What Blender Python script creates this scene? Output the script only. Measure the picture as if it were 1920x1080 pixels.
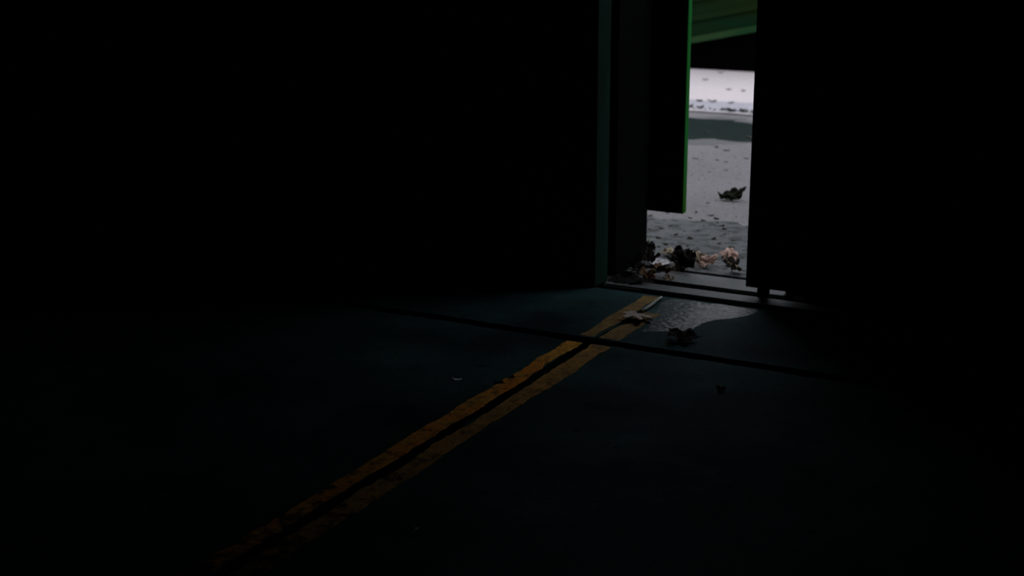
import bpy, bmesh, math, random
from mathutils import Vector, Matrix, noise

for o in list(bpy.data.objects):
    bpy.data.objects.remove(o)
S = bpy.context.scene
COL = S.collection

# ------------------------------------------------------------------ camera, sky, exposure
CAM_H = 1.5
cd = bpy.data.cameras.new('camera')
cam = bpy.data.objects.new('camera', cd)
COL.objects.link(cam)
cd.sensor_width = 36.0
cd.lens = 2710.15 / 1920 * 36
pitch, roll, yaw = 0.265121, -0.00220861, -0.488317
F = Vector((math.sin(yaw) * math.cos(pitch), math.cos(yaw) * math.cos(pitch), -math.sin(pitch)))
R = Vector((math.cos(yaw), -math.sin(yaw), 0))
U = R.cross(F)
R2 = math.cos(roll) * R + math.sin(roll) * U
U2 = -math.sin(roll) * R + math.cos(roll) * U
M = Matrix((R2, U2, -F)).transposed().to_4x4()
M.translation = (0, 0, CAM_H)
cam.matrix_world = M
cd.dof.use_dof = True
cd.dof.focus_distance = 4.5
cd.dof.aperture_fstop = 3.2
cd.clip_start = 0.05
cd.clip_end = 300
S.camera = cam

W = bpy.data.worlds.new('overcast_sky')
S.world = W
W.use_nodes = True
bg = W.node_tree.nodes['Background']
bg.inputs['Color'].default_value = (0.88, 0.91, 1.0, 1)     # even overcast sky
bg.inputs['Strength'].default_value = 1.0

S.view_settings.view_transform = 'Standard'
S.view_settings.look = 'None'
S.view_settings.exposure = 1.0
S.view_settings.gamma = 1.0
S.view_settings.use_curve_mapping = False
S.cycles.use_denoising = True
S.cycles.max_bounces = 8
S.cycles.diffuse_bounces = 5

# ------------------------------------------------------------------ materials
def nodes(name):
    m = bpy.data.materials.new(name)
    m.use_nodes = True
    nt = m.node_tree
    return m, nt, nt.nodes['Principled BSDF']

def N(nt, t, **kw):
    n = nt.nodes.new(t)
    for k, v in kw.items():
        if k in n.inputs.keys():
            n.inputs[k].default_value = v
        else:
            setattr(n, k, v)
    return n

def noise_fac(nt, scale, detail=5, rough=0.6, lo=0.35, hi=0.65, stretch=None, offset=0):
    tc = N(nt, 'ShaderNodeTexCoord')
    mp = N(nt, 'ShaderNodeMapping')
    mp.inputs['Location'].default_value = (offset, offset * .7, 0)
    if stretch:
        mp.inputs['Scale'].default_value = stretch
    nt.links.new(tc.outputs['Object'], mp.inputs[0])
    nz = N(nt, 'ShaderNodeTexNoise', Scale=scale, Detail=detail, Roughness=rough)
    nt.links.new(mp.outputs[0], nz.inputs['Vector'])
    mr = N(nt, 'ShaderNodeMapRange')
    mr.inputs['From Min'].default_value = lo
    mr.inputs['From Max'].default_value = hi
    nt.links.new(nz.outputs['Fac'], mr.inputs['Value'])
    return mr.outputs['Result'], nz.outputs['Fac']

def mix(nt, fac, a, b):
    n = N(nt, 'ShaderNodeMix', data_type='RGBA')
    if isinstance(fac, float):
        n.inputs[0].default_value = fac
    else:
        nt.links.new(fac, n.inputs[0])
    for i, v in ((6, a), (7, b)):
        if isinstance(v, tuple):
            n.inputs[i].default_value = (*v, 1)
        else:
            nt.links.new(v, n.inputs[i])
    return n.outputs[2]

def bump(nt, bs, h, strength, dist):
    b = N(nt, 'ShaderNodeBump', Strength=strength, Distance=dist)
    nt.links.new(h, b.inputs['Height'])
    nt.links.new(b.outputs[0], bs.inputs['Normal'])

def concrete(name, c1, c2, spot, rough=0.8, sc=3.0, fine=60, bs_=0.5, bd=0.004, spot_lo=0.62, spot_hi=0.72, spec=0.3, mul=0.5):
    m, nt, bs = nodes(name)
    f1, _ = noise_fac(nt, sc)
    f2, _ = noise_fac(nt, sc * 9, lo=spot_lo, hi=spot_hi, offset=3.3)
    f3, raw = noise_fac(nt, fine, lo=0.2, hi=0.8, offset=7)
    c = mix(nt, f1, c1, c2)
    c = mix(nt, f2, c, spot)
    hs = N(nt, 'ShaderNodeMix', data_type='RGBA', blend_type='MULTIPLY')
    hs.inputs[0].default_value = mul
    nt.links.new(c, hs.inputs[6])
    nt.links.new(f3, hs.inputs[7])
    nt.links.new(hs.outputs[2], bs.inputs['Base Color'])
    bs.inputs['Roughness'].default_value = rough
    bs.inputs['Specular IOR Level'].default_value = spec
    bump(nt, bs, raw, bs_, bd)
    return m

def plain(name, c1, c2=None, rough=0.6, metal=0.0, sc=12, stretch=None, spec=0.5, bs_=0.2):
    m, nt, bs = nodes(name)
    f, raw = noise_fac(nt, sc, stretch=stretch)
    nt.links.new(mix(nt, f, c1, c2 or tuple(x * .6 for x in c1)), bs.inputs['Base Color'])
    bs.inputs['Roughness'].default_value = rough
    bs.inputs['Metallic'].default_value = metal
    bs.inputs['Specular IOR Level'].default_value = spec
    bump(nt, bs, raw, bs_, 0.002)
    return m

def paint_line(name, warm, base=(0.95, 0.50, 0.090)):
    """worn yellow road paint: concrete grins through where it has flaked."""
    m, nt, bs = nodes(name)
    a, _ = noise_fac(nt, 9, lo=0.35, hi=0.65, offset=11)
    w1, _ = noise_fac(nt, 26, detail=8, rough=0.7, lo=0.48, hi=0.66, offset=2.2)
    w2, raw = noise_fac(nt, 90, lo=0.25, hi=0.75, offset=5)
    c = mix(nt, a, base, warm)
    c = mix(nt, w1, c, (0.15, 0.095, 0.045))
    # paint gives way to dark concrete colour in patches towards the middle of the shed
    tc = N(nt, 'ShaderNodeTexCoord'); sx = N(nt, 'ShaderNodeSeparateXYZ')
    nt.links.new(tc.outputs['Object'], sx.inputs[0])
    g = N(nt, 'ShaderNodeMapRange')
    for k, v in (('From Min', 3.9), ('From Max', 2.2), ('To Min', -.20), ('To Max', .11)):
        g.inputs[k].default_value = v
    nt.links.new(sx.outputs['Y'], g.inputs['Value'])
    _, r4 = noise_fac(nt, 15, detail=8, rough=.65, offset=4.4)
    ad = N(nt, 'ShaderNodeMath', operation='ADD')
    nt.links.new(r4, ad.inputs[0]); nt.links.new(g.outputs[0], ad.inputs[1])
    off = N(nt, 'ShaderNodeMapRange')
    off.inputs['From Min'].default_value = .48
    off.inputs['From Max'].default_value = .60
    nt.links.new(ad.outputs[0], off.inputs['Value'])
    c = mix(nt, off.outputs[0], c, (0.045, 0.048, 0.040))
    h = N(nt, 'ShaderNodeMix', data_type='RGBA', blend_type='MULTIPLY')
    h.inputs[0].default_value = 0.5
    nt.links.new(c, h.inputs[6]); nt.links.new(w2, h.inputs[7])
    nt.links.new(h.outputs[2], bs.inputs['Base Color'])
    bs.inputs['Roughness'].default_value = 0.9
    bs.inputs['Specular IOR Level'].default_value = 0.05
    bump(nt, bs, raw, 0.5, 0.003)
    return m

def water(name, tint, rough, b_scale, b_str, b_dist, alpha, spec=.5):
    """shallow water film: mirror coat over the wet ground below."""
    m, nt, bs = nodes(name)
    bs.inputs['Base Color'].default_value = (*tint, 1)
    bs.inputs['Roughness'].default_value = rough
    bs.inputs['IOR'].default_value = 1.33
    bs.inputs['Specular IOR Level'].default_value = spec
    f, raw = noise_fac(nt, b_scale, detail=3, rough=0.55)
    bump(nt, bs, raw, b_str, b_dist)
    return m

def broken_water(name):
    """thin water over rough concrete: the film breaks up where the grains stand out, more so at its thin left side"""
    m, nt, bs = nodes(name)
    tc = N(nt, 'ShaderNodeTexCoord')
    sx = N(nt, 'ShaderNodeSeparateXYZ')
    nt.links.new(tc.outputs['Object'], sx.inputs[0])
    thin = N(nt, 'ShaderNodeMapRange')
    thin.inputs['From Min'].default_value = -1.74
    thin.inputs['From Max'].default_value = -1.93
    thin.inputs['To Min'].default_value = -.16
    thin.inputs['To Max'].default_value = .13
    nt.links.new(sx.outputs['X'], thin.inputs['Value'])
    nz = N(nt, 'ShaderNodeTexNoise', Scale=50.0, Detail=4.0, Roughness=.6)
    nt.links.new(tc.outputs['Object'], nz.inputs['Vector'])
    add = N(nt, 'ShaderNodeMath', operation='ADD')
    nt.links.new(nz.outputs['Fac'], add.inputs[0]); nt.links.new(thin.outputs[0], add.inputs[1])
    br = N(nt, 'ShaderNodeMapRange')
    br.inputs['From Min'].default_value = .455
    br.inputs['From Max'].default_value = .565
    br.inputs['To Min'].default_value = .40
    br.inputs['To Max'].default_value = .03
    nt.links.new(add.outputs[0], br.inputs['Value'])
    nt.links.new(br.outputs[0], bs.inputs['Specular IOR Level'])
    bs.inputs['Base Color'].default_value = (.055, .080, .085, 1)
    bs.inputs['Roughness'].default_value = .20
    bs.inputs['IOR'].default_value = 1.33
    bump(nt, bs, nz.outputs['Fac'], .9, .013)
    return m

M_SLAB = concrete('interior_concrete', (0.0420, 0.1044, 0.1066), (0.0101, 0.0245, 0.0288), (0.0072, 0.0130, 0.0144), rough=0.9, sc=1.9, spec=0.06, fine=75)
M_SUB = plain('joint_dirt', (0.010, 0.010, 0.010), rough=1.0, spec=0.05)
M_APRON = concrete('apron_concrete', (0.2014, 0.1885, 0.1938), (0.1634, 0.1581, 0.1611), (0.1140, 0.1140, 0.1178), rough=0.85, sc=1.3, fine=45, spot_lo=0.60, spot_hi=0.72, spec=.15)
M_MOSS = concrete('threshold_concrete', (0.1084, 0.1156, 0.1174), (0.0461, 0.0544, 0.0550), (0.0154, 0.0195, 0.0184), rough=0.8, sc=1.7, fine=55, spot_lo=0.49, spot_hi=0.60, spec=.2)
M_YARD = concrete('yard_concrete', (0.5320, 0.4750, 0.4750), (0.4864, 0.4446, 0.4522), (0.3952, 0.3610, 0.3686), rough=0.9, sc=1.2, fine=30, spot_lo=0.66, spot_hi=0.76, spec=.1, mul=.12)
M_DAMP = concrete('damp_concrete', (0.1292, 0.1254, 0.1307), (0.0874, 0.0897, 0.0912), (0.0532, 0.0570, 0.0570), rough=0.7, sc=1.6, fine=45, spec=.2)
M_EDGE = concrete('yard_edge_concrete', (0.40, 0.38, 0.41), (0.33, 0.32, 0.355), (0.24, 0.23, 0.255), rough=0.85, sc=2.4, fine=30, spec=.1, mul=.2)
M_KERB = concrete('channel_concrete', (0.3040, 0.3040, 0.3344), (0.2280, 0.2356, 0.2584), (0.1216, 0.1292, 0.1368), rough=0.7, sc=3.0, fine=30)
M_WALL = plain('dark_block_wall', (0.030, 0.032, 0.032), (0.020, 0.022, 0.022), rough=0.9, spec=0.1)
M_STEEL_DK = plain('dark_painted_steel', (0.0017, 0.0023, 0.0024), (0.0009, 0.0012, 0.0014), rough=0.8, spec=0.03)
M_POST = plain('dull_green_steel', (0.016, 0.046, 0.036), (0.008, 0.028, 0.018), rough=0.85, spec=0.04, sc=8, stretch=(1, 1, .2))
M_SOIL = plain('black_wet_soil', (0.012, 0.011, 0.010), (0.005, 0.005, 0.005), rough=.9, sc=40, spec=.08, bs_=.6)
M_STRIP = plain('worn_track_steel', (0.1102, 0.1178, 0.1178), (0.0722, 0.0836, 0.0836), rough=0.7, metal=0.0, spec=0.2, sc=9, stretch=(0.3040, 0.7600, 0.7600))
M_GREEN = plain('green_paint', (0.0087, 0.1488, 0.0260), (0.0186, 0.0930, 0.0050), rough=0.85, spec=0.05, sc=5, stretch=(0.6200, 0.6200, 0.2480))
M_SKIP = plain('skip_green_paint', (0.0021, 0.0178, 0.0068), (0.0076, 0.0158, 0.0027), rough=0.85, spec=0.05, sc=3.5, stretch=(0.2394, 0.6840, 1.5048))
M_LIP = plain('skip_lip_paint', (0.0291, 0.0517, 0.0181), (0.0090, 0.0388, 0.0129), rough=0.85, spec=0.05, sc=5, stretch=(0.3230, 0.6460, 0.6460))
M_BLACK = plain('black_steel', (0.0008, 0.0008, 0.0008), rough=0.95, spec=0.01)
M_PUDDLE = broken_water('puddle_water')
M_PUDDLE2 = water('yard_water', (0.022, 0.030, 0.030), 0.12, 9, 0.10, 0.01, 1)
def leaf_mat(name, c1, c2):
    return plain(name, c1, c2, rough=0.85, sc=30, spec=0.06, bs_=0.4)
M_PALE = leaf_mat('pale_leaf', (0.5168, 0.4256, 0.3800), (0.3952, 0.3192, 0.2812))
M_PINK = leaf_mat('pinkish_leaf', (0.4750, 0.3230, 0.2660), (0.3420, 0.2185, 0.1710))
M_CREAM = leaf_mat('cream_leaf', (0.3496, 0.2888, 0.2128), (0.2280, 0.1748, 0.1140))
M_BROWN = leaf_mat('brown_leaf', (0.1672, 0.0988, 0.0570), (0.1064, 0.0646, 0.0380))
M_DARK = leaf_mat('dark_wet_leaf_and_shade', (0.0150, 0.0110, 0.0080), (0.0080, 0.0060, 0.0050))
M_DKBROWN = leaf_mat('dark_brown_leaf', (0.0360, 0.0204, 0.0144), (0.0132, 0.0084, 0.0060))
M_WET = plain('wet_grey_leaf', (0.1672, 0.1596, 0.1824), (0.1140, 0.1140, 0.1292), rough=0.35, sc=20, spec=.5)
M_OLIVE = leaf_mat('dark_olive_leaf', (0.0175, 0.0200, 0.0110), (0.0100, 0.0120, 0.0070))
M_GREY = leaf_mat('grey_leaf_scrap', (0.0646, 0.0646, 0.0570), (0.0380, 0.0380, 0.0342))
M_TAN = leaf_mat('faded_leaf_scrap', (0.2584, 0.2128, 0.2052), (0.1976, 0.1672, 0.1672))
M_STALK = leaf_mat('pale_dry_stalk', (0.5016, 0.5168, 0.4712), (0.3800, 0.4028, 0.3648))
M_CHIP = leaf_mat('pale_chip', (0.62, 0.62, 0.60), (0.5, 0.5, 0.5))
M_GRASS = leaf_mat('grass_green', (0.07, 0.13, 0.025), (0.11, 0.16, 0.04))
M_GRIT = leaf_mat('dark_grit', (0.10, 0.10, 0.095), (0.06, 0.062, 0.058))

# ------------------------------------------------------------------ object helpers
def tag(o, label=None, cat=None, group=None, kind=None):
    for k, v in (('label', label), ('category', cat), ('group', group), ('kind', kind)):
        if v:
            o[k] = v
    return o

def link(name, bm, mat, parent=None, smooth=False):
    me = bpy.data.meshes.new(name)
    bm.normal_update()
    bm.to_mesh(me)
    bm.free()
    me.materials.append(mat)
    if smooth:
        for p in me.polygons:
            p.use_smooth = True
    o = bpy.data.objects.new(name, me)
    COL.objects.link(o)
    if parent:
        o.parent = parent
        o.matrix_parent_inverse = Matrix.Translation(-parent.location)
    return o

def empty(name, loc=(0, 0, 0)):
    o = bpy.data.objects.new(name, None)
    o.empty_display_size = 0.1
    o.location = loc
    COL.objects.link(o)
    return o

def box(bm, x0, x1, y0, y1, z0, z1, bev=0.0):
    r = bmesh.ops.create_cube(bm, size=1)
    vs = r['verts']
    for v in vs:
        v.co = Vector((x0 + (v.co.x + .5) * (x1 - x0), y0 + (v.co.y + .5) * (y1 - y0), z0 + (v.co.z + .5) * (z1 - z0)))
    if bev:
        es = list({e for v in vs for e in v.link_edges})
        bmesh.ops.bevel(bm, geom=es, offset=bev, segments=2, affect='EDGES')

def bx(name, mat, *a, parent=None, bev=0.0):
    bm = bmesh.new()
    box(bm, *a, bev=bev)
    return link(name, bm, mat, parent)

def prism(outline, z0, z1):
    """an outline in x, y extruded from z0 up to z1"""
    bm = bmesh.new()
    vs = [bm.verts.new((x, y, z1)) for x, y in outline]
    f = bm.faces.new(vs)
    f.normal_update()
    if f.normal.z < 0:
        f.normal_flip()
    r = bmesh.ops.extrude_face_region(bm, geom=[f])
    low = [v for v in r['geom'] if isinstance(v, bmesh.types.BMVert)]
    for v in low:
        v.co.z = z0
    bmesh.ops.recalc_face_normals(bm, faces=bm.faces[:])
    return bm

def rough_rect(x0, x1, y0, y1, step, amp, seed, sides='LRBT'):
    """rectangle outline whose edges are chipped a little"""
    pts = []
    def run(ax, ay, bx_, by, on, nx, ny):
        L = math.hypot(bx_ - ax, by - ay)
        n = max(1, int(L / step)) if on else 1
        for i in range(n):
            t = i / n
            d = 0
            if on and i:
                px, py = ax + (bx_ - ax) * t, ay + (by - ay) * t
                d = amp * (noise.noise((px * 7, py * 7, seed)) + .7 * noise.noise((px * 28, py * 28, seed + 5)))
            pts.append((ax + (bx_ - ax) * t + nx * d, ay + (by - ay) * t + ny * d))
    run(x0, y0, x1, y0, 'B' in sides, 0, 1)
    run(x1, y0, x1, y1, 'R' in sides, 1, 0)
    run(x1, y1, x0, y1, 'T' in sides, 0, 1)
    run(x0, y1, x0, y0, 'L' in sides, 1, 0)
    return pts

# ------------------------------------------------------------------ setting: room shell
JX, JY = -2.012, 4.387           # where the two floor joints cross
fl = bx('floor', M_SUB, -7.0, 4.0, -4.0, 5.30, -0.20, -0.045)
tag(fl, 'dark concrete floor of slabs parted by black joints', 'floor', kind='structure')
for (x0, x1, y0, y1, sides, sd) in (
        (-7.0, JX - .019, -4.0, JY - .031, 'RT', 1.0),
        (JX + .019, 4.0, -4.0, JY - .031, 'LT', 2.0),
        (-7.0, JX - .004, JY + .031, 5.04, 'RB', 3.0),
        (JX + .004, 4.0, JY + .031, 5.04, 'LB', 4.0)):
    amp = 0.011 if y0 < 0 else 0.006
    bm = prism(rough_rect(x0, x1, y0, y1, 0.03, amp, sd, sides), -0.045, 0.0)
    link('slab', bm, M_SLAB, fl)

# yellow paint on either side of the long joint
def strip(x0, x1, y0, y1, seed, mat):
    pts = []
    n = int((y1 - y0) / 0.012)
    for i in range(n + 1):
        y = y0 + (y1 - y0) * i / n
        pts.append((x0 + 0.010 * noise.noise((y * 6, seed, 0)) + 0.006 * noise.noise((y * 21, seed, 3)) + 0.004 * noise.noise((y * 70, seed, 4)), y))
    for i in range(n, -1, -1):
        y = y0 + (y1 - y0) * i / n
        pts.append((x1 + 0.010 * noise.noise((y * 6, seed, 7)) + 0.006 * noise.noise((y * 21, seed, 9)) + 0.004 * noise.noise((y * 70, seed, 5)), y))
    return prism(pts, 0.0, 0.0012)
M_Y1 = paint_line('worn_orange_yellow_paint', (0.98, 0.33, 0.035))
M_Y3 = paint_line('faded_brown_yellow_paint', (0.24, 0.165, 0.085), (0.42, 0.27, 0.090))
M_Y2 = paint_line('worn_yellow_paint', (0.46, 0.28, 0.11), (0.74, 0.40, 0.10))
for (x0, x1, y0, y1, sd, mat, lab) in (
        (-2.090, -2.032, 1.0, JY - .040, 1.5, M_Y1, 'worn orange yellow paint strip on the left of the joint'),
        (-1.992, -1.926, 1.0, JY - .040, 4.5, M_Y2, 'worn dull yellow paint strip on the right of the joint'),
        (-2.080, -2.022, JY + .042, 5.02, 8.5, M_Y3, 'short worn yellow paint strip beyond the cross joint'),
        (-2.006, -1.930, JY + .042, 4.80, 11.5, M_Y3, 'short faded brown yellow paint strip by the puddle')):
    o = link('yellow_line', strip(x0, x1, y0, y1, sd, mat), mat, fl)
    o['label'] = lab

JL, JR = -2.302, -1.605           # the two jambs of the doorway
TOP = 2.25
# back wall: left piece, right piece and the piece over the doorway
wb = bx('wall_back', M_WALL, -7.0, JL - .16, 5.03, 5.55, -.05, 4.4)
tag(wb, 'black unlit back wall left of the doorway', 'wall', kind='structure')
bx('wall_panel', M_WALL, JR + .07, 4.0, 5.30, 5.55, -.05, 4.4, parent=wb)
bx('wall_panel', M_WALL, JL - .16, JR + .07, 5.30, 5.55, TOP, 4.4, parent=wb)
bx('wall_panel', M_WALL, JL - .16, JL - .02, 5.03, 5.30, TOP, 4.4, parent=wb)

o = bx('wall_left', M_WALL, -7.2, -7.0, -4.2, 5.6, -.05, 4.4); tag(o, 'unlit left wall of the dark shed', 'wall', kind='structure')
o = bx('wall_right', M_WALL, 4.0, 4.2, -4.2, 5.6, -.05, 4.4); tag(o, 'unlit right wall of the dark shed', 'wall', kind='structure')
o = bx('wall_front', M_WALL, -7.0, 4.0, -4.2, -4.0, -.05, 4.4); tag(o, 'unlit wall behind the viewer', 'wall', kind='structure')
o = bx('wall_sky_blocker', M_WALL, -3.4, 14.0, 17.0, 17.4, 0.0, 7.5); tag(o, 'tall dark unseen wall added beyond the yard to block low sky', 'wall', kind='structure')  # added out of view; cuts off low sky so the floor darkens inwards
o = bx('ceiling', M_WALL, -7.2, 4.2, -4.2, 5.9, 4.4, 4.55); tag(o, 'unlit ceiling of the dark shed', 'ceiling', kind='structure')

# left jamb: an inner steel post, a set-back web and an outer post
t1 = empty('trim_1', (JL - .08, 5.28, 0))
tag(t1, 'dull green steel door post left of the gap', 'door post', kind='structure')
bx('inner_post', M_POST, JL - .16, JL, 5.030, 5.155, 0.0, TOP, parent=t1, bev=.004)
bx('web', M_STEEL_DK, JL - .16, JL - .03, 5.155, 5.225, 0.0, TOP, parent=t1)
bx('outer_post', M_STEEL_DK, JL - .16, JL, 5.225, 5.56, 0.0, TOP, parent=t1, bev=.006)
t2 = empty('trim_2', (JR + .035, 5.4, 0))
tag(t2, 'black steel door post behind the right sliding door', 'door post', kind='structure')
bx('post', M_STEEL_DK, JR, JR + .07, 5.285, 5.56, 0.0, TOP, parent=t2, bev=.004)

# threshold with three track grooves
t3 = bx('trim_3', M_SUB, JL, 1.4, 5.04, 5.56, -.20, -.035)
tag(t3, 'steel threshold with sliding door grooves across the doorway', 'threshold', kind='structure')
for (y0, y1, x1) in ((5.113, 5.203, 1.4), (5.264, 5.424, 1.4)):
    e = y1 if y1 < 5.28 else y1
    xe = x1 if y1 < 5.28 else JR
    o = bx('track_strip', M_STRIP, JL, xe, y0, e, -.035, 0.0, parent=t3, bev=.003)
bx('sill', M_MOSS, JL, JR, 5.447, 5.60, -.035, 0.002, parent=t3, bev=.004)

# ------------------------------------------------------------------ doors
def door(name, x0, x1, y0, y1, z0, z1, edge_mat, edge_side, label, edge_label=None):
    d = empty(name, ((x0 + x1) / 2, (y0 + y1) / 2, z0))
    tag(d, label, 'door', kind='structure')
    s = .07
    bx('panel', M_STEEL_DK, x0 + .03, x1 - .03, y0 + .010, y1 - .010, z0 + .03, z1 - .03, parent=d)
    bx('bottom_rail', M_STEEL_DK, x0 + .012, x1 - .012, y0 + .001, y1 - .001, z0, z0 + s, parent=d, bev=.003)
    bx('top_rail', M_STEEL_DK, x0 + .012, x1 - .012, y0 + .001, y1 - .001, z1 - s, z1, parent=d, bev=.003)
    for sx in (0, 1):
        a, b = (x0 + .012, x0 + s) if sx == 0 else (x1 - s, x1 - .012)
        bx('stile', M_STEEL_DK, a, b, y0, y1, z0 + s, z1 - s, parent=d, bev=.003)
        c = (x0, x0 + .012) if sx == 0 else (x1 - .012, x1)
        m = edge_mat if sx == edge_side else M_STEEL_DK
        e = bx('edge_strip', m, c[0], c[1], y0, y1, z0, z1, parent=d, bev=.002)
        if sx == edge_side and edge_label:
            e['label'] = edge_label
    return d
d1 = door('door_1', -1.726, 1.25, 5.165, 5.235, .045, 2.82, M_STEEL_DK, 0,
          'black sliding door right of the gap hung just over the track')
gm = bmesh.new()
box(gm, -1.682, -1.648, 5.170, 5.230, .004, .046, .004)
link('guide_block', gm, M_STEEL_DK, d1)
d2 = door('door_2', -3.9, -2.160, 5.60, 5.64, .203, 2.85, M_GREEN, 1,
          'dark sliding door outside the left post with a bright green edge', 'bright green painted edge')

# ------------------------------------------------------------------ ground outside
gr = bx('ground', M_SUB, -26, 18, 5.62, 36, -.30, -.06)
tag(gr, 'wet concrete yard outside the doorway', 'ground', kind='structure')
def slab_out(name, x0, x1, y0, y1, z1, mat, sd, sides):
    return link(name, prism(rough_rect(x0, x1, y0, y1, .05, .09 if sd in (21, 26) else .03, sd, sides), -.06, z1), mat, gr)
slab_out('threshold_slab', -26, 18, 5.60, 6.38, 0.0, M_MOSS, 21, 'T')
slab_out('apron_slab', -26, 18, 6.15, 9.72, -.001, M_APRON, 22, 'B')
slab_out('yard_slab', -26, 18, 9.80, 36, 0.003, M_YARD, 24, 'B')
slab_out('edge_slab', -26, 18, 9.82, 10.32, .0040, M_EDGE, 26, 'T')
bx('joint_fill', M_SUB, -26, 18, 9.70, 9.83, -.06, -.008, parent=gr)

# dark puddle on the apron, mirrors the green body across the yard
def blob(pts, seed, amp, n=6, f0=14):
    out = []
    k = len(pts)
    for i in range(k):
        p0, p1, p2, p3 = (Vector(pts[(i + j - 1) % k]) for j in range(4))
        for s in range(n):
            t = s / n
            q = .5 * ((2 * p1) + (p2 - p0) * t + (2 * p0 - 5 * p1 + 4 * p2 - p3) * t * t + (3 * p1 - p0 - 3 * p2 + p3) * t ** 3)
            d = noise.noise_vector((q.x * f0, q.y * f0, seed)) * amp + noise.noise_vector((q.x * 50, q.y * 50, seed)) * amp * .5
            out.append((q.x + d.x, q.y + d.y))
    return out
pud2 = [(-5.2, 9.0), (-4.6, 8.60), (-3.9, 8.62), (-3.45, 8.52), (-3.05, 8.66), (-2.75, 8.80), (-2.2, 8.9), (-1.8, 9.1),
        (-2.2, 9.30), (-2.9, 9.38), (-3.25, 9.46), (-3.6, 9.42), (-4.2, 9.46), (-4.9, 9.35)]
o = link('puddle', prism(blob(pud2, 31, .13, 8, 4), -.0009, .0012), M_PUDDLE2)
tag(o, 'long dark greenish puddle lying across the apron outside', 'puddle')
cx, cy = -3.4, 9.0
fr = [(x * 1.02 - cx * .02, cy + (y - cy) * 1.30 - .02) for x, y in pud2]
f_ = link('damp_fringe', prism(blob(fr, 37, .13, 8, 4), -.0009, .0004), M_DAMP, o)

# puddle inside the doorway
pud = [(-1.982, 4.985), (-1.945, 5.026), (-1.85, 5.030), (-1.74, 5.028), (-1.640, 5.020), (-1.622, 4.965), (-1.665, 4.885), (-1.735, 4.80),
       (-1.748, 4.72), (-1.762, 4.66), (-1.83, 4.610), (-1.90, 4.572), (-1.918, 4.66), (-1.936, 4.74), (-1.968, 4.86)]
o = link('puddle', prism(blob(pud, 33, .014, 10), 0.0001, .0011), M_PUDDLE)
tag(o, 'bright rippled puddle on the floor just inside the doorway', 'puddle')

# ------------------------------------------------------------------ green skip across the yard
SY0, SY1 = 12.15, 13.9
def low(x):
    return .23 + .21 * (x + 4.673)
sk = empty('skip', (-5.2, 13.0, 0))
tag(sk, 'green painted metal skip on a black base across the yard', 'skip')
def yprism(outline, y0, y1):
    bm = bmesh.new()
    vs = [bm.verts.new((x, y0, z)) for x, z in outline]
    f = bm.faces.new(vs)
    r = bmesh.ops.extrude_face_region(bm, geom=[f])
    for v in r['geom']:
        if isinstance(v, bmesh.types.BMVert):
            v.co.y = y1
    bmesh.ops.recalc_face_normals(bm, faces=bm.faces[:])
    return bm
XA, XB = -5.5, -2.4
top = 1.35
body = [(-8.6, .09), (XA - .15, .09), (XA, low(XA) + .03), (XB, low(XB)), (XB + .25, top), (-8.8, top)]
link('body', yprism(body, SY0 + .03, SY1), M_SKIP, sk)
lip = [(XA, low(XA)), (XB, low(XB)), (XB, low(XB) + .055), (XA, low(XA) + .055)]
o = link('lower_lip', yprism(lip, SY0 - .02, SY0 + .03), M_LIP, sk)
o['label'] = 'paler green lower lip'
for dz in (.19, .36, .55):
    rib = [(XA, low(XA) + dz), (XB, low(XB) + dz), (XB, low(XB) + dz + .05), (XA, low(XA) + dz + .05)]
    link('side_rib', yprism([(x, min(z, top - .04)) for x, z in rib], SY0 + .005, SY0 + .03), M_SKIP, sk)
bx('top_rim', M_SKIP, -8.8, XB + .28, SY0 - .01, SY0 + .05, top - .03, top + .05, parent=sk, bev=.008)
base = [(-8.4, 0.0), (XB - .1, 0.0), (XB - .1, low(XB - .1) + .02), (XA, low(XA) + .02), (XA - .12, .12), (-8.4, .12)]
link('base', yprism(base, SY0 + .08, SY1 - .06), M_BLACK, sk)

# ------------------------------------------------------------------ leaves
def maple(length, seed, lobes=5, depth=.3, cl=.3, cr=.3, bend=.2, crumple=.22, rings=5, sharp=.8):
    """lobed leaf blade in its own frame, tip at +y; returns verts, faces, scale"""
    n = 60
    V = [(0, 0, 0)]
    Fc = []
    def height(x, y):
        z = (cl if x < 0 else cr) * x * x + bend * y * y + .05 * abs(x)
        z += crumple * noise.noise((x * 2.6, y * 2.6, seed * 3.1)) + .45 * crumple * noise.noise((x * 6, y * 6, seed * 1.7))
        return z
    V[0] = (0, 0, height(0, 0))
    for k in range(1, rings + 1):
        for i in range(n):
            th = 2 * math.pi * i / n
            a = math.atan2(math.sin(th - math.pi / 2), math.cos(th - math.pi / 2))
            u = abs(a) / math.pi
            lob = (.5 + .5 * math.cos(a * lobes)) ** sharp
            r = (1 - depth) + depth * lob
            r *= 1.0 - .30 * u + .10 * (1 - abs(2 * u - 1))
            r += .05 * math.cos(a * lobes * 3) * depth * 2 + .14 * noise.noise((math.cos(th) * 2.2, math.sin(th) * 2.2, seed))
            rr = r * k / rings
            x, y = math.cos(th) * rr * .92, math.sin(th) * rr
            V.append((x, y, height(x, y)))
    for i in range(n):
        Fc.append((0, 1 + i, 1 + (i + 1) % n))
    for k in range(1, rings):
        a, b = 1 + (k - 1) * n, 1 + k * n
        for i in range(n):
            j = (i + 1) % n
            Fc.append((a + i, b + i, b + j, a + j))
    s = length / 1.75
    return [Vector(v) * s for v in V], Fc, s

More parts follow.
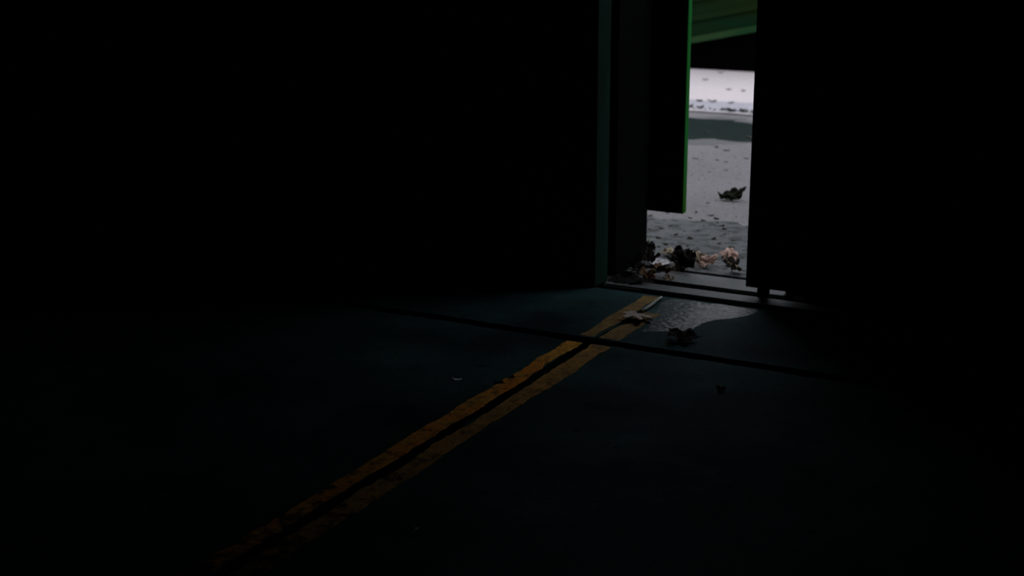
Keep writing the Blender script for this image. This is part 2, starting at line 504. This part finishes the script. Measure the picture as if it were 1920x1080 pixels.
def leaf(name, label, x, y, z, length, rot, mat, seed, cl=.3, cr=.3, bend=.2, crumple=.22, depth=.3, lobes=5, sink=0.0, group=None, stem=True, squash=(1, 1, 1), sharp=.8):
    V, Fc, s = maple(length, seed, lobes=lobes, depth=depth, cl=cl, cr=cr, bend=bend, crumple=crumple, sharp=sharp)
    Rm = Matrix.Rotation(rot[2], 3, 'Z') @ Matrix.Rotation(rot[1], 3, 'Y') @ Matrix.Rotation(rot[0], 3, 'X')
    V = [Rm @ Vector((v.x * squash[0], v.y * squash[1], v.z * squash[2])) for v in V]
    st = []
    if stem:
        for i in range(5):
            t = i / 4
            st.append(Rm @ (Vector((.05 * math.sin(t * 2), -.42 - .75 * t, .05 + .30 * t * t)) * s))
        q0 = Rm @ (Vector((0, -.42, .05)) * s)
    mz = min(v.z for v in V)
    for p in st:
        p.z = max(p.z, mz + .001)
    off = Vector((0, 0, -mz + .0004 - sink))
    root = empty(name, (x, y, z))
    tag(root, label, 'leaf', group)
    bm = bmesh.new()
    bv = [bm.verts.new(Vector((x, y, z)) + v + off) for v in V]
    for f in Fc:
        bm.faces.new([bv[i] for i in f])
    ob = link('blade', bm, mat, root, smooth=True)
    md = ob.modifiers.new('thickness', 'SOLIDIFY')
    md.thickness = .0007
    md.offset = 1
    if stem:
        bm = bmesh.new()
        prev = None
        for i, p in enumerate(st):
            rad = .0016 * (1 - .4 * i / 4)
            ring = [bm.verts.new(Vector((x, y, z)) + off + p + Vector((math.cos(a) * rad, 0, math.sin(a) * rad + rad * .5))) for a in (0, 1.57, 3.14, 4.71)]
            if prev:
                for j in range(4):
                    bm.faces.new((prev[j], prev[(j + 1) % 4], ring[(j + 1) % 4], ring[j]))
            else:
                bm.faces.new(ring)
            prev = ring
        bm.faces.new(prev[::-1])
        link('stem', bm, mat, root)
    return root

# on the floor inside
leaf('maple_leaf', 'pale lobed leaf lying flat on the yellow line beside the puddle', -1.975, 4.700, .002, .135, (.16, -.05, 2.75), M_PALE, 3, cl=-.12, cr=-.12, bend=-.1, crumple=.12, depth=.48, lobes=7, sharp=.9)
leaf('curled_leaf', 'dark curled leaf on the floor in front of the puddle', -1.733, 4.535, 0, .120, (.06, .05, 1.2), M_DKBROWN, 8, cl=.12, cr=.28, bend=.1, crumple=.26, depth=.28)
leaf('small_leaf', 'small brownish leaf near the right edge of the lit floor', -1.436, 4.095, 0, .036, (.1, .1, .5), M_BROWN, 12, cl=.7, cr=.2, crumple=.4)
# on the threshold and just outside it
leaf('arched_leaf', 'pale pink arched leaf next to the right door, over a dark hollow', -1.985, 5.710, 0, .085, (.55, .1, .35), M_PINK, 21, cl=-.5, cr=-.5, bend=-.3, crumple=.3, depth=.18)
leaf('crumpled_leaf', 'small tan crumpled leaf just in front of the arched pink leaf', -1.885, 5.500, .002, .070, (.45, .2, 1.9), M_CREAM, 23, cl=.5, cr=-.4, crumple=.4, depth=.25)
leaf('hollow_shade', 'black leaf shape standing for the shade under the arched pink leaf', -1.940, 5.610, 0, .075, (.35, -.1, .4), M_DARK, 25, cl=.5, cr=.3, crumple=.35, depth=.2, stem=False)  # dark piece stands in for the shade in the hollow below the arched leaf
leaf('broad_leaf', 'broad pinkish leaf lying in the middle of the doorway', -2.020, 5.545, .002, .095, (.50, .15, -.6), M_PINK, 27, cl=.2, cr=.4, crumple=.25, depth=.22)
leaf('dark_clump_leaf', 'large black twisted leaf standing up in the middle of the sill', -2.085, 5.440, .002, .125, (.50, -.25, .5), M_DARK, 29, cl=.5, cr=.3, crumple=.5, depth=.25)
leaf('dark_folded_leaf', 'black folded leaf behind the large twisted leaf', -2.140, 5.540, .002, .105, (.30, .45, -.5), M_DARK, 31, cl=.6, cr=.2, crumple=.45, depth=.3)
leaf('cream_leaf', 'cream leaf peeking out behind the large black twisted leaf', -2.085, 5.590, .002, .075, (.55, .1, .2), M_CREAM, 33, cl=.3, cr=.4, crumple=.45, depth=.3)
leaf('brown_leaf', 'brown leaf on the steel track left of the black twisted leaf', -2.125, 5.310, .010, .105, (.25, .15, 2.2), M_BROWN, 35, cl=.5, cr=.3, crumple=.45, depth=.3)
leaf('brown_leaf', 'dull brown leaf nearest the room at the left of the threshold', -2.150, 5.205, .012, .080, (.30, -.1, .9), M_BROWN, 37, cl=.4, cr=.4, crumple=.4, depth=.25)
leaf('tan_leaf', 'tan leaf between the two brown leaves on the track', -2.085, 5.270, 0, .050, (.2, .2, -.6), M_CREAM, 39, cl=.5, cr=.3, crumple=.4, depth=.25)
leaf('wet_leaf', 'flat grey wet leaf shining by the left post', -2.215, 5.490, .002, .095, (.08, .05, -.4), M_WET, 41, cl=.1, cr=.1, bend=0, crumple=.10, depth=.18)
leaf('black_leaf', 'black wet leaf at the foot of the left post', -2.255, 5.470, .014, .095, (.2, .2, .3), M_DARK, 43, cl=.5, cr=.4, crumple=.45)
leaf('black_leaf', 'black leaf lying on the track beside the left post', -2.235, 5.300, .019, .085, (.1, .15, 1.6), M_DARK, 45, cl=.4, cr=.3, crumple=.4)
leaf('torn_leaf', 'grey torn leaf tipped against the outer foot of the left post', -2.345, 5.690, 0, .070, (.4, -.3, 1.0), M_DARK, 47, cl=.4, cr=.3, crumple=.4, depth=.25)
leaf('tan_leaf', 'tan leaf flat on the concrete under the outer left door', -2.245, 5.670, 0, .075, (.15, .1, -1.0), M_CREAM, 49, cl=.3, cr=.3, crumple=.35)
leaf('tan_leaf', 'small tan leaf touching the right door edge', -1.890, 5.740, 0, .045, (.4, .2, .6), M_CREAM, 51, cl=.3, cr=.3, crumple=.4)
# on the apron
leaf('winged_leaf', 'dark curled leaf with one raised wing alone on the apron', -2.395, 6.905, 0, .150, (.50, -.16, .30), M_OLIVE, 53, cl=.30, cr=.55, bend=.1, crumple=.30, depth=.20, squash=(1, .62, 1))

# thin stalk lying along the puddle's left edge
def rod(name, a, b, r0, r1, mat, parent=None):
    bm = bmesh.new()
    a, b = Vector(a), Vector(b)
    d = (b - a).normalized()
    s = d.cross(Vector((0, 0, 1))).normalized()
    prev = None
    K = 6
    for i in range(K + 1):
        t = i / K
        c = a.lerp(b, t) + Vector((0, 0, .002 * math.sin(t * 3.1))) + s * .004 * math.sin(t * 5)
        r = r0 + (r1 - r0) * t
        ring = [bm.verts.new(c + s * (math.cos(q) * r) + Vector((0, 0, math.sin(q) * r * .8 + r * .8))) for q in [2 * math.pi * k / 7 for k in range(7)]]
        if prev:
            for j in range(7):
                bm.faces.new((prev[j], prev[(j + 1) % 7], ring[(j + 1) % 7], ring[j]))
        else:
            bm.faces.new(ring[::-1])
        prev = ring
    bm.faces.new(prev)
    bmesh.ops.recalc_face_normals(bm, faces=bm.faces[:])
    return link(name, bm, mat, parent, smooth=True)
o = rod('dry_stalk', (-1.998, 4.790, .0012), (-2.003, 5.005, .0012),   .0075, .0062, M_STALK)
tag(o, 'pale dry stalk lying between the yellow line and the puddle', 'stalk')

# ------------------------------------------------------------------ small scraps
def scrap_mesh(seed):
    rnd = random.Random(seed)
    bm = bmesh.new()
    n = 9
    c = bm.verts.new((0, 0, .10))
    ring = []
    for i in range(n):
        a = 2 * math.pi * i / n
        r = .5 * rnd.uniform(.55, 1.15)
        x, y = r * math.cos(a), r * math.sin(a) * .75
        ring.append(bm.verts.new((x, y, .05 + .75 * x * x * rnd.uniform(.5, 1.2) + .06 * rnd.random())))
    for i in range(n):
        bm.faces.new((c, ring[i], ring[(i + 1) % n]))
    lo = [bm.verts.new(v.co - Vector((0, 0, .05))) for v in [c] + ring]
    for i in range(n):
        bm.faces.new((lo[0], lo[1 + (i + 1) % n], lo[1 + i]))
        bm.faces.new((ring[i], lo[1 + i], lo[1 + (i + 1) % n], ring[(i + 1) % n]))
    mz = min(v.co.z for v in bm.verts)
    for v in bm.verts:
        v.co.z -= mz
    return bm

def scrap(name, label, x, y, z, size, rz, mat, seed, cat='leaf', group=None, flat=1.0):
    o = link(name, scrap_mesh(seed), mat, smooth=False)
    o.location = (x, y, z)
    o.rotation_euler = (0, 0, rz)
    o.scale = (size, size, size * flat)
    return tag(o, label, cat, group)

scrap('pale_chip', 'small pale chip alone on the dark floor left of the line', -2.220, 3.805, 0, .040, .5, M_CHIP, 3, 'chip', flat=.6)
scrap('dark_crumb', 'black crumb lying on the left edge of the yellow line', -2.088, 3.845, .0012, .040, .2, M_DARK, 4, 'crumb', flat=.5)
scrap('dark_crumb', 'second black crumb farther along the yellow line', -2.076, 3.900, .0012, .028, 1.2, M_DARK, 5, 'crumb', flat=.7)
scrap('pale_speck', 'tiny pale bluish speck on the near floor right of the line', -1.742, 2.779, 0, .012, .2, M_CHIP, 6, 'chip', flat=.6)
scrap('leaf_crumb', 'tiny pale crumb on the floor by the right end of the puddle', -1.653, 4.850, 0, .020, .2, M_TAN, 7, 'crumb', flat=.7)

rnd = random.Random(5)
protos = {}
def copies(name, label, cat, group, mats, spots, tall=.9):
    for i, (x, y, z, s, rz) in enumerate(spots):
        key = (name, i % (3 * len(mats)))
        if key not in protos:
            o = scrap(name, label, x, y, z, s, rz, mats[i % len(mats)], 50 + i, cat, group, tall)
            protos[key] = o
        else:
            o = protos[key].copy()
            COL.objects.link(o)
            o.location = (x, y, z)
            o.rotation_euler = (0, 0, rz)
            o.scale = (s, s, s * tall)

# dark scraps on the rough concrete just beyond the sill (placed among the larger leaves)
sp = []
while len(sp) < 42:
    y = rnd.uniform(5.78, 6.55)
    x = -2.16 - (y - 5.6) * .42 + rnd.uniform(-.24, .40)
    if all((x - a) ** 2 + (y - b) ** 2 > .055 ** 2 for a, b, *_ in sp):
        sp.append((x, y, 0.0, rnd.uniform(.016, .036), rnd.uniform(0, 6)))
copies('leaf_scrap', 'small dark leaf scrap on the rough concrete just outside the sill', 'leaf', 'leaf scraps outside the sill', [M_DARK, M_OLIVE, M_GREY], sp)
# a few on the smooth apron
sp = [(-2.997, 7.96, -.001, .035, .3), (-2.866, 7.967, -.001, .03, 2), (-2.80, 7.93, -.001, .028, 1), (-2.711, 7.682, -.001, .026, 4),
      (-2.731, 8.097, -.001, .035, 3), (-2.486, 6.79, -.001, .026, 5), (-2.777, 7.593, -.001, .02, 1.5), (-2.93, 8.30, -.001, .05, .4),
      (-3.02, 8.38, -.001, .04, 2.2)]
copies('apron_scrap', 'small faded leaf scrap on the smooth grey apron', 'leaf', 'leaf scraps on the apron', [M_GREY], sp)
scrap('floating_leaf', 'leaf scrap lying in the dark puddle, right hand one', -2.95, 8.82, .0012, .06, .3, M_GREY, 90, 'leaf')
scrap('floating_leaf', 'leaf scrap lying in the dark puddle, left hand one', -3.28, 8.90, .0012, .05, 1.3, M_GREY, 91, 'leaf')
# pale yard: faded leaves, and dark ones gathered along its near edge
for i, (x, y, z, q, a, lab) in enumerate((
        (-4.263, 11.49, .004, .065, .5, 'faded leaf farthest left on the pale far yard'),
        (-3.877, 10.99, .004, .060, 1, 'faded leaf in the middle of the pale far yard'),
        (-3.739, 10.95, .004, .055, 2, 'faded leaf farthest right on the pale far yard'),
        (-4.32, 12.02, .004, .060, 1, 'faded leaf touching the black base of the green skip'))):
    scrap('yard_leaf', lab, x, y, z, q, a, M_TAN, 80 + i, 'leaf', flat=1.3)
sp = [(-3.75, 10.27, .004, .075, .5), (-3.843, 10.25, .004, .06, 1), (-3.60, 10.25, .004, .05, 1), (-3.724, 9.94, .004, .06, .5),
      (-3.80, 9.93, .004, .07, 1.1), (-3.457, 9.87, .004, .085, 2), (-3.40, 9.94, .004, .06, 3), (-3.364, 9.88, .004, .07, .2), (-3.281, 9.86, .004, .075, 1.5),
      (-3.20, 9.88, .004, .07, 2.9), (-3.52, 9.92, .004, .06, 4), (-3.33, 10.02, .004, .045, 4)]
copies('edge_leaf', 'dark leaf gathered along the near edge of the pale yard', 'leaf', 'dark leaves along the yard edge', [M_GREY, M_OLIVE], sp, 1.5)

# grit nobody could count
def grit(label, spots):
    bm = bmesh.new()
    for x, y, z0, s in spots:
        vs = [bm.verts.new((x + s * a, y + s * b, z0 + s * c)) for a, b, c in ((1, 0, 0), (-.6, .9, 0), (-.7, -.8, 0), (0.1, 0, .9))]
        for f in ((0, 1, 3), (1, 2, 3), (2, 0, 3), (0, 2, 1)):
            bm.faces.new([vs[k] for k in f])
    tag(link('grit', bm, M_GRIT), label, 'grit', kind='stuff')
sp = []
for i in range(620):
    y = rnd.uniform(5.62, 8.2)
    sp.append((-2.1 - (y - 5.6) * .40 + rnd.uniform(-.7, .9), y, 0.0 if y < 6.25 else -.001, rnd.uniform(.0015, .005)))
grit('dark grit strewn over the concrete right outside the doorway', sp)
sp = []
for i in range(260):
    y = 9.84 + abs(rnd.gauss(0, .07))
    sp.append((-3.45 + rnd.uniform(-.8, 1.0), y, .004, rnd.uniform(.004, .012)))
grit('dark grit gathered along the near edge of the pale yard', sp)

# wet soil and litter heaped over the tracks at the left post
def heap(x0, x1, y0, y1, h, seed):
    bm = bmesh.new()
    nx, ny = 26, 30
    g = {}
    for i in range(nx + 1):
        for j in range(ny + 1):
            u, v = i / nx, j / ny
            e = min(1, 5 * v, 5 * (1 - v), 3.2 * (1 - u) + .0)
            x, y = x0 + (x1 - x0) * u, y0 + (y1 - y0) * v
            x += .025 * noise.noise((y * 16, seed, 0)) * u
            n = .5 + .5 * noise.noise((x * 22, y * 22, seed)) + .35 * noise.noise((x * 60, y * 60, seed))
            g[i, j] = bm.verts.new((x, y, -.006 + h * e * max(.1, n)))
    for i in range(nx):
        for j in range(ny):
            bm.faces.new((g[i, j], g[i + 1, j], g[i + 1, j + 1], g[i, j + 1]))
    return bm
o = link('leaf_litter', heap(-2.300, -2.135, 5.100, 5.440, .018, 3.0), M_SOIL)
tag(o, 'black wet soil and litter heaped over the tracks by the left post', 'litter', kind='stuff')
# grass tuft outside by the post
gt = empty('grass_tuft', (-2.43, 5.84, 0))
tag(gt, 'small green grass tuft growing outside by the left post', 'grass')
for i in range(9):
    bm = bmesh.new()
    a = rnd.uniform(0, 6.28)
    h = rnd.uniform(.03, .065)
    lean = rnd.uniform(.01, .05)
    bxx, byy = -2.43 + rnd.uniform(-.03, .03), 5.84 + rnd.uniform(-.02, .02)
    w = .003
    pts = []
    for k in range(4):
        t = k / 3
        cx, cy, cz = bxx + math.cos(a) * lean * t * t, byy + math.sin(a) * lean * t * t, h * t
        ww = w * (1 - t * .95)
        pts.append((bm.verts.new((cx - math.sin(a) * ww, cy + math.cos(a) * ww, cz)), bm.verts.new((cx + math.sin(a) * ww, cy - math.cos(a) * ww, cz))))
    for k in range(3):
        bm.faces.new((pts[k][0], pts[k][1], pts[k + 1][1], pts[k + 1][0]))
    link('grass_blade', bm, M_GRASS, gt)
